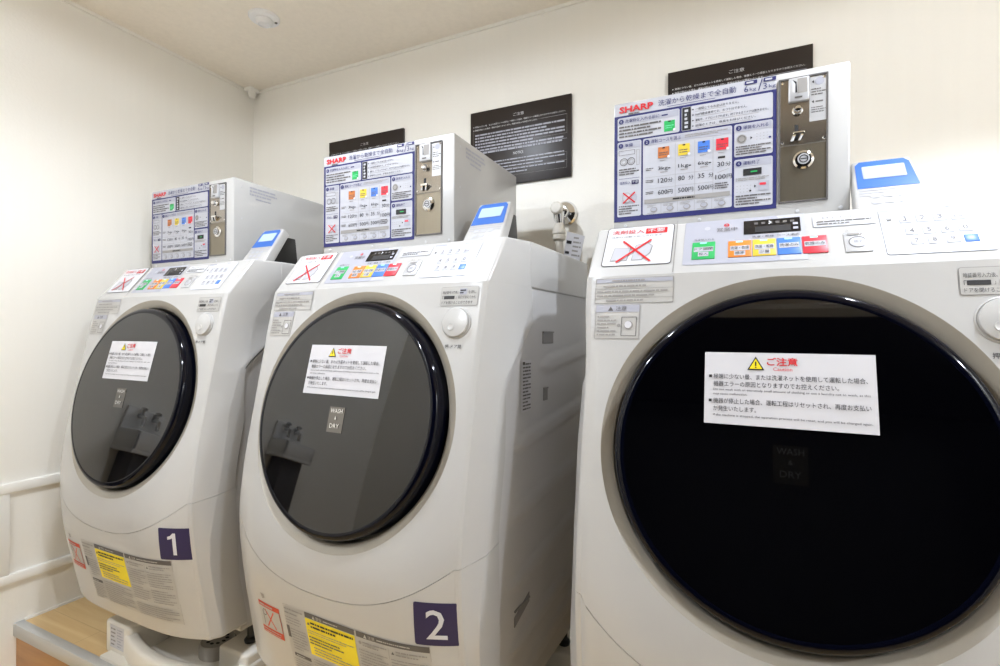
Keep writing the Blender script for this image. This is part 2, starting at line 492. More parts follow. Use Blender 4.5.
def build_machine(root):
    P = lambda bld, name, m, ang=32, fix=True: bld.build(name, m if isinstance(m, list) else M[m], root, MO, ang, fix)
    # --- upper front cover with the round opening
    b = MB()
    XB = 0.253
    corners = [(-XB, .087), (XB, .087), (XB, zseam(XB)), (-XB, zseam(XB))]
    phis = sorted([2 * math.pi * k / 144 for k in range(144)] + [math.atan2(c[0], c[1] - CEN.z) % (2 * math.pi) for c in corners])

    def outer(phi):
        sx, sz = math.sin(phi), math.cos(phi)
        best = 1e9
        if sx: best = min(best, XB / abs(sx))
        if sz > 0: best = min(best, (.087 - CEN.z) / sz)
        if sz < 0:
            a_, b_ = 0.05, 0.6
            for _ in range(50):
                t = (a_ + b_) / 2
                if CEN.z + sz * t > zseam(sx * t): a_ = t
                else: b_ = t
            best = min(best, a_)
        return sx * best, CEN.z + sz * best
    rows = []
    NR = 9
    inner = []
    for k in range(NR + 1):
        row = []
        for ph in phis:
            xi, zi = CEN.x + RD * math.sin(ph), CEN.z + RD * math.cos(ph) * math.cos(TH)
            xo, zo = outer(ph)
            t = k / NR
            x, z = xi + (xo - xi) * t, zi + (zo - zi) * t
            row.append((x, Yf(x, z), z))
        rows.append(row)
    inner = rows[0]
    b.grid(rows, closed=True)
    # rolled edge and side wrap of the upper cover
    for sgn in (1, -1):
        zs = list(np.linspace(.087, zseam(XB), 40))
        rws = []
        for z in zs:
            y = Yf(XB, z)
            ys = ystrip(z)
            xs = xside(z)
            rws.append([(sgn * XB, y, z), (sgn * .2580, y + .0012, z), (sgn * .2620, y + .0042, z), (sgn * .2640, y + .009, z),
                        (sgn * (.2640 + (xs - .2640) * .5), (y + .009 + ys) / 2, z), (sgn * (xs - .001), ys - .001, z), (sgn * xs, ys + .003, z), (sgn * xs, max(yside(z), ys + .004), z), (sgn * (xs - .006), max(yside(z), ys + .004) + .001, z)])
        rws = [[(p[0], p[1], p[2] + (.087 - p[2]) / (.087 - zseam(XB)) * min(.014, max(0, (p[1] - r_[0][1]) * .17))) for p in r_] for r_ in rws]
        b.grid(rws)
        b.grid([rws[-1], [(p[0] * .985, p[1] + .003, p[2]) for p in rws[-1]]])
    P(b, 'front_panel', 'white', 28)
    # --- champagne ring around the door
    b = MB()
    rows = [inner]
    for r, h in ((.2290, -.0006), (.222, -.0042), (.2145, -.0080), (.2130, -.010), (.2125, -.055), (.10, -.056)):
        row = []
        for ph, p0 in zip(phis, inner):
            base = CEN + Vector((math.sin(ph), 0, 0)) * r + DT * (math.cos(ph) * r)
            yo = (Vector(p0) - (CEN + Vector((math.sin(ph), 0, 0)) * RD + DT * math.cos(ph) * RD)).dot(DN)
            fall = max(0.0, 1.0 + h / .03)
            row.append(tuple(base + DN * (h + yo * fall)))
        rows.append(row)
    b.grid(rows, closed=True)
    P(b, 'door_surround', 'ring', 50)
    # --- lower front cover
    b = MB()
    g = .0008
    us = np.linspace(-1, 1, 61)
    rws = []
    for t in list(np.linspace(0, 1, 30)):
        row = []
        for u in us:
            x = u * XB
            zt = zseam(x) - g
            if t is None:
                row.append((x, Yf(x, zt) + .003, zt))
            else:
                z = zt + (-.660 - .006 * (1 - u * u) - zt) * t
                row.append((x, Yf(x, z), z))
        rws.append(row)
    bottom = rws[-1]
    b.grid(rws)
    b.grid([bottom, [(p[0], p[1] + .004, p[2] - .004) for p in bottom], [(p[0], .80, p[2] - .006) for p in bottom]])
    for sgn in (1, -1):
        rws = []
        for z in np.linspace(zseam(XB) - g, -.660, 26):
            y = Yf(XB, z); ys = max(ystrip(z), y + .022); xs = xside(z)
            yb = yside(z)
            rws.append([(sgn * XB, y, z), (sgn * .2580, y + .0012, z), (sgn * .2620, y + .0042, z), (sgn * .2640, y + .009, z),
                        (sgn * (xs - .001), ys - .001, z), (sgn * xs, ys + .003, z), (sgn * xs, yb, z), (sgn * (xs - .006), yb + .001, z)])
        zt = zseam(XB) - g
        rws = [[(p[0], p[1], p[2] + (p[2] + .660) / (zt + .660) * min(.014, max(0, (p[1] - r_[0][1]) * .17))) for p in r_] for r_ in rws]
        b.grid([[(p[0] * .985, p[1] + .003, p[2]) for p in rws[0]]] + rws)
        last = rws[-1]
        b.grid([last, [(p[0] * .985, p[1] + .002, p[2] - .005) for p in last], [(0.2 * sgn, .79, p[2] - .008) for p in last]])
    P(b, 'lower_panel', 'white', 28)
    # --- steel sides with pressed ribs
    ribs = [(.945, -.064), (.835, -.200), (.830, -.322), (.825, -.446), (.830, -.560), (.900, -.625)]

    def press(y, z):
        h = 0
        for y0, z0 in ribs:
            t = (y - y0) / .35
            zc_ = z0 + .035 * t
            hw = .019 * min(1.0, max(0.0, (y - y0 + .012) / .05)) ** .5 if y > y0 - .012 else 0
            if hw > 0:
                d = abs(z - zc_)
                h = max(h, min(1, max(0, (hw - d) / .009)))
        return -.75 * h * h * (3 - 2 * h)
    for sgn in (1, -1):
        b = MB(); rws = []
        for z in np.linspace(.0865, -.672, 130):
            y0 = yside(z) + .003
            row = [(sgn * (xside(z) - .008), y0, z)]
            for t in np.linspace(0, 1, 56):
                y = y0 + (1.214 - y0) * t
                row.append((sgn * (xside(z) - .0045 - .006 * press(y, z)), y, z))
            rws.append(row)
        b.grid(rws)
        b.grid([[(sgn * .2, p[1], p[2] - .001) for p in rws[-1]], rws[-1]])
        sp = P(b, 'side_panel', 'steel', 40)
        if sgn == 1:
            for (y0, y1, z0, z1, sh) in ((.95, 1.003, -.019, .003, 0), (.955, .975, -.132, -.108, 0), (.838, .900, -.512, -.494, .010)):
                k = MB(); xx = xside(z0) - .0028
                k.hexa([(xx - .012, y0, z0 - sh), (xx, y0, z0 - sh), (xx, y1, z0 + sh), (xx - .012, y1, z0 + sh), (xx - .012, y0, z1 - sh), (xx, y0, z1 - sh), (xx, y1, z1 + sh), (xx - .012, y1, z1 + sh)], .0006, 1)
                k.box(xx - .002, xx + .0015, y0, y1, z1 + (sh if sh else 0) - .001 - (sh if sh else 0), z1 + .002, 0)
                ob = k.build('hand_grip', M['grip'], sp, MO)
            sh = Sheet(lambda u, v, h: (xside(v) - .0028 + h, u, v))
            sh.rect(.852, -.142, .894, -.048, 'paper', 0)
            sh.bars(.856, -.140, .890, -.052, 14, 'dgrey', .45, seed=5)
            sh.rect(.856, -.056, .866, -.051, 'ink', 2)
            sh.build('rating_label', sp, MO)
    # --- control panel wedge, top cover, back, base
    b = MB()
    b.hexa([(-.2625, .7549, .083), (.2625, .7549, .083), (.2812, .890, .083), (-.2812, .890, .083),
            (-.2605, .824, .172), (.2605, .824, .172), (.2805, .890, .172), (-.2805, .890, .172)], .0050, 4)
    cp = P(b, 'control_panel', 'white', 40)
    b = MB(); b.box(-.2806, .2806, .884, 1.216, .0855, .172, bev=.004, seg=3)
    P(b, 'top_cover', 'white', 40)
    b = MB(); b.box(-.272, .272, 1.205, 1.222, -.66, .09, bev=.004)
    P(b, 'back_panel', 'steel')
    b = MB(); b.box(-.268, .268, .79, 1.21, -.68, -.665, bev=.003)
    P(b, 'base_plate', 'steel')
    for fx in (-.13, .245):
        for fy in (.835, 1.16):
            b = MB(); b.lathe((fx, fy, -.7300), (0, 0, 1), [(.014, 0), (.015, .006), (.012, .010), (.008, .012), (.008, .06)], 20)
            P(b, 'foot', 'black')
    # --- door
    b = MB()
    prof = [(.1945 * k / 14, DB + DS * (1 - (.1945 * k / 14 / .2042) ** 2)) for k in range(15)]
    HE = prof[-1][1]
    b.lathe(CEN, DN, [(max(r, 1e-4), h) for r, h in prof], 120, caps=False)
    door = P(b, 'door', 'glass', 40)
    b = MB()
    b.lathe(CEN, DN, [(.1935, HE - .0006), (.1950, HE + .0003), (.1990, HE + .0001), (.2030, HE - .0010), (.2060, HE - .0036), (.2078, HE - .0095), (.2078, -.014), (.2066, -.03), (.203, -.054)], 120, caps=False)
    b.build('door_rim', M['rim'], door, MO, 40)

    def dome(u, v, h):
        r2 = (u * u + v * v) / .2042 ** 2
        return tuple(CEN + Vector((1, 0, 0)) * u + DT * v + DN * (DB + DS * (1 - r2) + .0006 + h))
    sh = Sheet(lambda u, v, h: dome(-.0950 + (u + .0945) * .966, v, h), .012)
    sh.rect(-.0945, .0335, .0935, .1245, 'paper', 0)
    L = -.090
    sh.poly([(-.0435, .1025), (-.0240, .1025), (-.03375, .1195)], 'ink', 2)
    sh.poly([(-.0412, .1039), (-.0263, .1039), (-.03375, .1168)], 'yellow', 3)
    sh.rect(-.0345, .1075, -.0330, .1130, 'ink', 4); sh.disc(-.03375, .1057, .0009, 'ink', 4, 8)
    sh.text(-.021, .1082, .0105, 'ご注意', 'red', width=.034, bold=.02)
    sh.text(-.014, .1020, .0045, 'Caution', 'red', width=.021)
    sh.rect(L + .001, .0915, L + .0045, .0950, 'ink', 3)
    sh.text(L + .0065, .0900, .0066, '極端に少ない量、または洗濯ネットを使用して運転した場合、', 'ink', width=.168, bold=.004)
    sh.text(L + .0065, .0805, .0066, '機器エラーの原因となりますのでお控えください。', 'ink', width=.139, bold=.004)
    sh.text(L + .0065, .0745, .0034, 'Do not wash with an extremely small amount of clothing or use a laundry net to wash, as this', 'ink', width=.170, bold=.004)
    sh.text(L + .0065, .0690, .0034, 'may cause malfunction.', 'ink', width=.040, bold=.004)
    sh.rect(L + .001, .0605, L + .0045, .0640, 'ink', 3)
    sh.text(L + .0065, .0590, .0066, '機器が停止した場合、運転工程はリセットされ、再度お支払い', 'ink', width=.170, bold=.004)
    sh.text(L + .0065, .0495, .0066, 'が発生いたします。', 'ink', width=.050, bold=.004)
    sh.text(L + .0065, .0425, .0034, 'If the machine is stopped, the operation process will be reset, and you will be charged again.', 'ink', width=.171, bold=.004)
    sh.build('caution_sticker', door, MO)
    sh = Sheet(dome)
    sh.rect(-.0185, -.0305, .0175, .0135, 'badge', 0)
    sh.text(-.0005, .0030, .0075, 'WASH', 'chrome', width=.028, align='c', bold=0)
    sh.text(-.0005, -.0085, .0055, '&', 'chrome', align='c')
    sh.text(-.0005, -.0230, .0075, 'DRY', 'chrome', width=.022, align='c', bold=0)
    sh.build('badge', door, MO)
    # --- open button
    K = Vector((.2135, 0, .0175)); K.y = Yf(K.x, K.z)
    b = MB()
    b.lathe(K, DN, [(.0268, -.003), (.0272, .0012), (.0258, .0022), (.0250, .0012), (.0247, .0014), (.0245, .0044), (.0240, .0052), (.0231, .0055), (.0001, .0062)], 48)
    b.lathe(K + DN * .0058 + Vector((-.006, 0, 0)) - DT * .008, DN, [(.0062, 0), (.0058, .0009), (.004, .0005), (.0001, .0002)], 24)
    P(b, 'open_button', 'white', 25)

    def fr(u, v, h): return (u, Yf(u, v) - .0006 - h, v)
    sh = Sheet(fr, .02)
    sh.text(.2135, -.0245, .0065, '押-ドア開', 'ink', width=.030, align='c', bold=.01)
    sh.build('open_lettering', root, MO)
    sh = Sheet(fr, .02)
    sh.rrect(.176, .0460, .2490, .0790, .003, 'grey', 0); sh.rrect(.1768, .0468, .2482, .0782, .0025, 'clear', 1)
    sh.text(.180, .0665, .0055, '暗証番号入力後、', 'ink', width=.030)
    sh.rrect(.2130, .0650, .2270, .0755, .001, 'lgrey', 2); sh.bars(.214, .066, .226, .0745, 2, 'ink', .5)
    sh.text(.230, .0665, .0055, 'を押し', 'ink', width=.015)
    sh.text(.180, .0580, .0055, '「', 'ink'); sh.rect(.183, .0578, .204, .0635, 'ink', 2); sh.text(.2065, .0580, .0055, '」表示が消えてから', 'ink', width=.038)
    sh.text(.180, .0492, .0055, 'ドアを開けることができます', 'ink', width=.060)
    sh.build('door_lock_label', root, MO)
    sh = Sheet(fr, .02)
    sh.rect(-.2465, .0460, -.1350, .0830, 'clear', 0); sh.frame(-.2465, .0460, -.1350, .0830, .0008, 'grey', 1)
    sh.rect(-.2455, .0765, -.136, .0822, 'lgrey', 1); sh.bars(-.222, .0772, -.160, .0816, 1, 'grey', .5)
    sh.bars(-.235, .0678, -.150, .0745, 1, 'grey', .4); sh.line(-.2465, .067, -.135, .067, .0005, 'grey')
    sh.bars(-.244, .0540, -.142, .0662, 2, 'grey', .4, seed=3); sh.line(-.2465, .0535, -.135, .0535, .0005, 'grey')
    sh.bars(-.230, .0470, -.156, .0528, 1, 'grey', .4)
    sh.build('lint_filter_label', root, MO)
    sh = Sheet(fr, .02)
    sh.rect(-.2440, -.0060, -.1800, .0430, 'clear', 0); sh.frame(-.2440, -.0060, -.1800, .0430, .0008, 'grey', 1)
    sh.rect(-.2440, .0325, -.1800, .0430, 'lgrey', 1)
    sh.poly([(-.226, .0345), (-.218, .0345), (-.222, .0410)], 'dgrey', 2); sh.text(-.2145, .0345, .0068, '注意', 'dgrey', width=.016)
    sh.bars(-.241, -.003, -.213, .0285, 6, 'grey', .4, seed=9)
    sh.frame(-.205, -.002, -.184, .025, .0008, 'dgrey'); sh.disc(-.1945, .013, .0062, 'grey'); sh.disc(-.1955, .014, .005, 'paper', 3); sh.disc(-.209, .013, .0025, 'grey')
    sh.build('button_caution_label', root, MO)
    # --- labels on the lower cover
    sh = Sheet(fr, .008)
    sh.rect(-.1735, -.5640, -.1080, -.4990, 'ored', 0); sh.rect(-.1725, -.5505, -.109, -.5085, 'clear', 1)
    sh.bars(-.168, -.5070, -.114, -.5005, 1, 'clear', .45); sh.bars(-.168, -.5625, -.114, -.552, 2, 'clear', .35)
    sh.line(-.152, -.547, -.126, -.512, .003, 'ored'); sh.line(-.152, -.512, -.126, -.547, .003, 'ored')
    sh.line(-.160, -.545, -.160, -.516, .0016, 'dgrey'); sh.ring(-.155, -.519, .006, .0014, 'dgrey', n=10)
    sh.build('prohibition_sticker', root, MO)
    sh = Sheet(fr, .008)
    sh.poly([(-.162, -.482), (-.150, -.482), (-.148, -.489), (-.156, -.492)], 'grey', 0)
    sh.build('arrow_mark', root, MO)
    sh = Sheet(lambda u, v, h: fr(.008 + u * .97, v + .003 + .010 * max(0, u), h), .012)
    sh.rect(-.1040, -.6330, .2130, -.4850, 'clear', 0)
    sh.bars(-.101, -.5030, -.052, -.4880, 2, 'grey', .4, seed=11); sh.bars(-.101, -.522, -.06, -.505, 3, 'grey', .32, seed=12)
    sh.rect(-.103, -.5500, -.095, -.526, 'dgrey', 1); sh.bars(-.092, -.572, -.052, -.527, 8, 'grey', .32, seed=13)
    sh.rect(-.047, -.4950, .072, -.4850, 'dgrey', 1)
    sh.poly([(-.028, -.4935), (-.021, -.4935), (-.0245, -.4870)], 'clear', 2); sh.text(-.018, -.4932, .0062, '警告', 'clear', width=.014); sh.bars(.0, -.4925, .045, -.4880, 1, 'clear', .4)
    sh.rect(-.047, -.5680, .072, -.4960, 'yellow', 1)
    sh.poly([(-.043, -.508), (-.036, -.508), (-.0395, -.502)], 'dgrey', 2); sh.bars(-.034, -.5130, .068, -.499, 2, 'ink', .5, seed=15)
    sh.bars(-.043, -.5250, .068, -.516, 2, 'grey', .3, seed=14); sh.bars(-.043, -.546, .04, -.528, 3, 'dgrey', .4, seed=16); sh.bars(-.036, -.565, .066, -.548, 3, 'grey', .32, seed=17)
    sh.rect(.076, -.4950, .2125, -.4850, 'dgrey', 1)
    sh.poly([(.092, -.4935), (.099, -.4935), (.0955, -.4870)], 'clear', 2); sh.text(.102, -.4932, .0062, '注意', 'clear', width=.014); sh.bars(.12, -.4925, .2, -.4880, 1, 'clear', .4)
    sh.disc(.083, -.504, .003, 'grey'); sh.bars(.089, -.510, .138, -.499, 2, 'grey', .4, seed=18); sh.bars(.079, -.552, .138, -.514, 7, 'grey', .32, seed=19)
    sh.line(.141, -.498, .141, -.63, .0007, 'grey')
    sh.poly([(.146, -.508), (.152, -.508), (.149, -.503)], 'dgrey', 2); sh.bars(.155, -.510, .208, -.499, 2, 'grey', .45, seed=20); sh.bars(.145, -.552, .208, -.514, 7, 'grey', .32, seed=21)
    sh.bars(.079, -.590, .138, -.556, 6, 'grey', .32, seed=22); sh.bars(.145, -.590, .208, -.556, 6, 'grey', .32, seed=23)
    sh.line(.079, -.594, .21, -.594, .0006, 'grey'); sh.bars(.079, -.630, .208, -.598, 6, 'grey', .32, seed=24)
    sh.rect(-.096, -.5870, -.052, -.5800, 'dgrey', 1); sh.bars(-.09, -.5855, -.06, -.5812, 1, 'clear', .5)
    sh.bars(-.098, -.630, -.052, -.590, 8, 'grey', .32, seed=25); sh.bars(-.043, -.630, .068, -.574, 10, 'grey', .32, seed=26)
    sh.frame(-.1040, -.6330, .2130, -.4850, .0006, 'grey', 1)
    sh.build('warning_label', root, MO)
    # --- control panel print and keys
    PB = Vector((0, .758, .087)); PT = Vector((0, .6133, .78985)); PN = Vector((0, -.78985, .6133))

    def pm(u, v, h): return tuple(PB + Vector((u, 0, 0)) + PT * v + PN * (h + .0007))
    org = MO
    # printed face
    sh = Sheet(pm)
    sh.rrect(-.1255, .0150, -.002, .1060, .003, 'lgrey', 0)
    sh.rect(-.0018, .0150, .0300, .1060, 'card', 0)  # paler end: glare fading the grey field, put into its colour
    sh.ring(-.068, .0935, .0030, .0012, 'red', 1); sh.rect(-.0705, .0928, -.0655, .0942, 'red', 1)
    sh.text(-.081, .0795, .0085, '営業中', 'dgrey', width=.027)
    sh.disc(-.094, .089, .004, 'card', 1)
    sh.text(-.098, .0625, .0042, '洗濯物入れる', 'dgrey', width=.027, align='c')
    sh.text(-.035, .0612, .0048, '洗濯・乾燥', 'ink', width=.027); sh.text(-.004, .0612, .0048, 'コース選択', 'ink', width=.027)
    sh.rrect(.0395, .0745, .1105, .0985, .003, 'lgrey', 0); sh.rrect(.0402, .0752, .1098, .0978, .0025, 'pwhite', 1)
    sh.text(.050, .0888, .0055, 'セキュリティロック', 'dgrey', width=.044); sh.bars(.044, .0770, .106, .0868, 2, 'dgrey', .45, seed=31)
    sh.text(.086, .0608, .0045, '洗たく終了', 'grey', width=.024, align='c')
    sh.rrect(.1140, .0150, .2180, .1000, .004, 'lgrey', 0); sh.rrect(.1146, .0156, .2174, .0994, .0035, 'pwhite', 1)
    sh.rect(.1155, .0945, .142, .0990, 'lgrey', 2); sh.bars(.18, .0945, .205, .0985, 1, 'lgrey', .6)
    sh.ring(.1235, .0800, .0022, .0008, 'dgrey', 2, 10); sh.rect(.1212, .0755, .1258, .0795, 'dgrey', 2)
    sh.line(-.1375, .003, -.1375, .114, .0011, 'grey', 0)
    sh.build('printed_face', cp, org)
    # detergent lid plate
    sh = Sheet(pm)
    sh.rrect(-.2445, .0200, -.1410, .1075, .005, 'dgrey', 0); sh.rrect(-.2430, .0214, -.1424, .1061, .0042, 'pwhite', 1)
    sh.text(-.2360, .0900, .0095, '洗剤投入', 'red', width=.050, bold=.004)
    sh.rrect(-.1835, .0880, -.1515, .1005, .001, 'red', 2); sh.text(-.1810, .0898, .0085, '不要', 'pwhite', width=.026, layer=4, bold=.006)
    sh.text(-.2360, .0815, .0036, '洗剤は自動で投入されます', 'dgrey', width=.078, bold=.0)
    sh.poly([(-.232, .030), (-.206, .030), (-.202, .058), (-.228, .060)], 'grey', 2); sh.poly([(-.2308, .0312), (-.2068, .0312), (-.2034, .0566), (-.2272, .0588)], 'card', 3)
    sh.poly([(-.200, .030), (-.184, .030), (-.172, .045), (-.170, .060), (-.178, .068), (-.196, .064)], 'grey', 2); sh.poly([(-.1988, .0312), (-.1846, .0312), (-.1734, .0455), (-.1716, .0594), (-.1784, .0664), (-.195, .0628)], 'card', 3)
    sh.line(-.216, .073, -.171, .026, .0034, 'red', 5); sh.line(-.222, .027, -.173, .073, .0034, 'red', 5)
    sh.build('detergent_label', cp, org)
    # display
    b = Sheet(pm)
    b.rect(-.0455, .0700, .0250, .0985, 'display', 2)
    b.rect(-.031, .0725, .013, .0845, 'ink', 3)
    for k in range(6): b.rect(-.032 + .009 * k, .0890, -.027 + .009 * k, .0935, 'dgrey', 3)
    b.line(-.0135, .0945, -.0105, .0912, .0016, 'pwhite', 4); b.line(-.0135, .0880, -.0105, .0912, .0016, 'pwhite', 4)
    b.rect(.016, .083, .022, .0875, 'lgrey', 4); b.rect(.016, .074, .022, .0785, 'lgrey', 4)
    b.build('display', cp, org)

    def key(name, u0, v0, u1, v1, hgt, m, deco=None, r=.002):
        b = MB()
        q = [(u0, v0), (u1, v0), (u1, v1), (u0, v1)]
        bm_ = bmesh.new()
        vv = [bm_.verts.new(pm(u, v, -.001)) for u, v in q] + [bm_.verts.new(pm(u, v, hgt)) for u, v in q]
        for f in ((3, 2, 1, 0), (4, 5, 6, 7), (0, 1, 5, 4), (1, 2, 6, 5), (2, 3, 7, 6), (3, 0, 4, 7)):
            bm_.faces.new([vv[i] for i in f])
        bmesh.ops.bevel(bm_, geom=list(bm_.edges), offset=min(.0008, r), segments=2, profile=.5, affect='EDGES')
        b.bm(bm_)
        mats = [M[m]]
        if deco:
            s2 = Sheet(lambda u, v, h: pm(u, v, h + hgt)); s2.mats = [m]
            deco(s2)
            b.v_off = len(b.v)
            o = len(b.v); b.v += s2.b.v
            b.f += [tuple(i + o for i in f) for f in s2.b.f]; b.m += s2.b.m; b.sm += s2.b.sm
            mats = [M[k] for k in s2.mats]
        return b.build(name, mats, cp, org, fix=False)

    def course(t1, t2, u0, u1, v1):
        c = (u0 + u1) / 2

        def d(s2):
            s2.rect(c - .005, v1 - .0045, c + .004, v1 - .0015, 'cyan', 1)
            s2.text(c, v1 - .0185, .0062, t1, 'ink', width=(u1 - u0) * .78, align='c', layer=2)
            if t2: s2.text(c, v1 - .0285, .0056, t2, 'ink', align='c', layer=2)
            s2.rect(c - (u1 - u0) * .42, v1 - .0205, c + (u1 - u0) * .42, v1 - .0110, 'card', 1)
            if t2: s2.rect(c - .007, v1 - .0300, c + .007, v1 - .0215, 'card', 1)
        return d
    key('course_button', -.1135, .0250, -.0825, .0600, .0012, 'green', course('ドア開閉', '投入', -.1135, -.0825, .0600))
    for t1, t2, u0, u1, m in (('洗濯・乾燥', '標準', -.0655, -.0360, 'orange'), ('洗濯・乾燥', '少量', -.0345, -.0060, 'amber'), ('洗濯のみ', '', -.0045, .0235, 'blue'), ('乾燥のみ', '', .0250, .0535, 'crim')):
        key('course_button', u0, .0255, u1, .0580, .0012, m, course(t1, t2, u0, u1, .0580))

    def dstart(s2):
        s2.ring(.0865, .0405, .0098, .0012, 'dgrey', 1); s2.disc(.0865, .0405, .0085, 'card', 1); s2.text(.0865, .0385, .0042, '終了', 'dgrey', align='c'); s2.bars(.076, .0525, .097, .0575, 1, 'grey', .6)
    key('start_button', .0720, .0235, .1010, .0595, .0012, 'silver', dstart)
    rowsk = [(.0700, .0860, .1335, ['１', '2', '3', '取消']), (.0480, .0620, .1370, ['4', '5', '6', '0']), (.0300, .0430, .1395, ['7', '8', '9', None])]
    for v0, v1, us0, chars in rowsk:
        for k, chx in enumerate(chars):
            u0 = us0 + .0172 * k
            key('keypad_key', u0, v0, u0 + .0135, v1, .0012, 'blue' if chx is None else 'card',
                (lambda s2, chx=chx, u0=u0, v0=v0, v1=v1: s2.text(u0 + .00675, v0 + .004, (v1 - v0) * .5 if len(chx) == 1 else .004, chx, 'dgrey', align='c', layer=1)) if chx else None)
    return root


build_machine(WMROOT)
OFFS = [(0.104, 0.0, -0.010), (0.046, -0.002, -0.051), (0.0, 0.0, 0.0)]
WM_LABELS = ['white front-loading washing machine numbered 1 beside the left wall',
             'white front-loading washing machine numbered 2 in the middle of the row',
             'large nearest white washing machine with black round door at the right']
machines = []
for i in range(3):
    r = WMROOT if i == 2 else copy_tree(WMROOT)
    ox, oy, rz = OFFS[i]
    r.location = ((MX + (i - 2) * PITCH + ox) * S, (1.0 + oy) * S, (PLAT + Z0) * S)
    r.rotation_euler = (0, 0, rz)
    if i == 2:
        for ch in r.children:
            if ch.name.startswith(('front_panel', 'lower_panel')):
                ch.data = ch.data.copy()
                for v_ in ch.data.vertices:
                    q = tuck((v_.co.x / S + MO[0], v_.co.y / S + MO[1], v_.co.z / S + MO[2]))
                    v_.co.x = (q[0] - MO[0]) * S
    tag(r, WM_LABELS[i], 'washing machine', 'row of coin-operated washing machines')
    machines.append(r)
for i, ch in ((0, '1'), (1, '2')):
    sh = Sheet(lambda u, v, h: (u, Yf(u, v) - .0007 - h, v), .012)
    u0, u1, v0, v1 = .1930, .2600, -.4770, -.4085
    rr = .003
    sh.rect(u0 + rr, v0, u1 - rr, v1, 'plate', 0); sh.rect(u0, v0 + rr, u0 + rr, v1 - rr, 'plate', 0); sh.rect(u1 - rr, v0 + rr, u1, v1 - rr, 'plate', 0)
    for cu_, cv_ in ((u0 + rr, v0 + rr), (u1 - rr, v0 + rr), (u0 + rr, v1 - rr), (u1 - rr, v1 - rr)): sh.disc(cu_, cv_, rr, 'plate', 0, 12)
    if ch == '1':
        ux, vy = u0 + .030, v0 + .011
        sh.poly([(ux, vy), (ux + .0068, vy), (ux + .0068, vy + .047), (ux + .0015, vy + .047), (ux, vy + .0395)], 'pwhite', 3)
        sh.poly([(ux, vy + .0395), (ux + .0015, vy + .047), (ux - .0035, vy + .0415), (ux - .0095, vy + .0395), (ux - .0095, vy + .0335), (ux - .004, vy + .0345), (ux, vy + .0365)], 'pwhite', 3)
    else:
        sh.text((u0 + u1) / 2, v0 + .011, .047, ch, 'pwhite', layer=3, align='c', bold=.004)
    sh.build('number_sticker', machines[i], MO)

# ------------------------------------------------------------------ coin boxes
BX0, BX1, BY, BZ0, BZ1 = -.268, .108, .960, .1755, .437


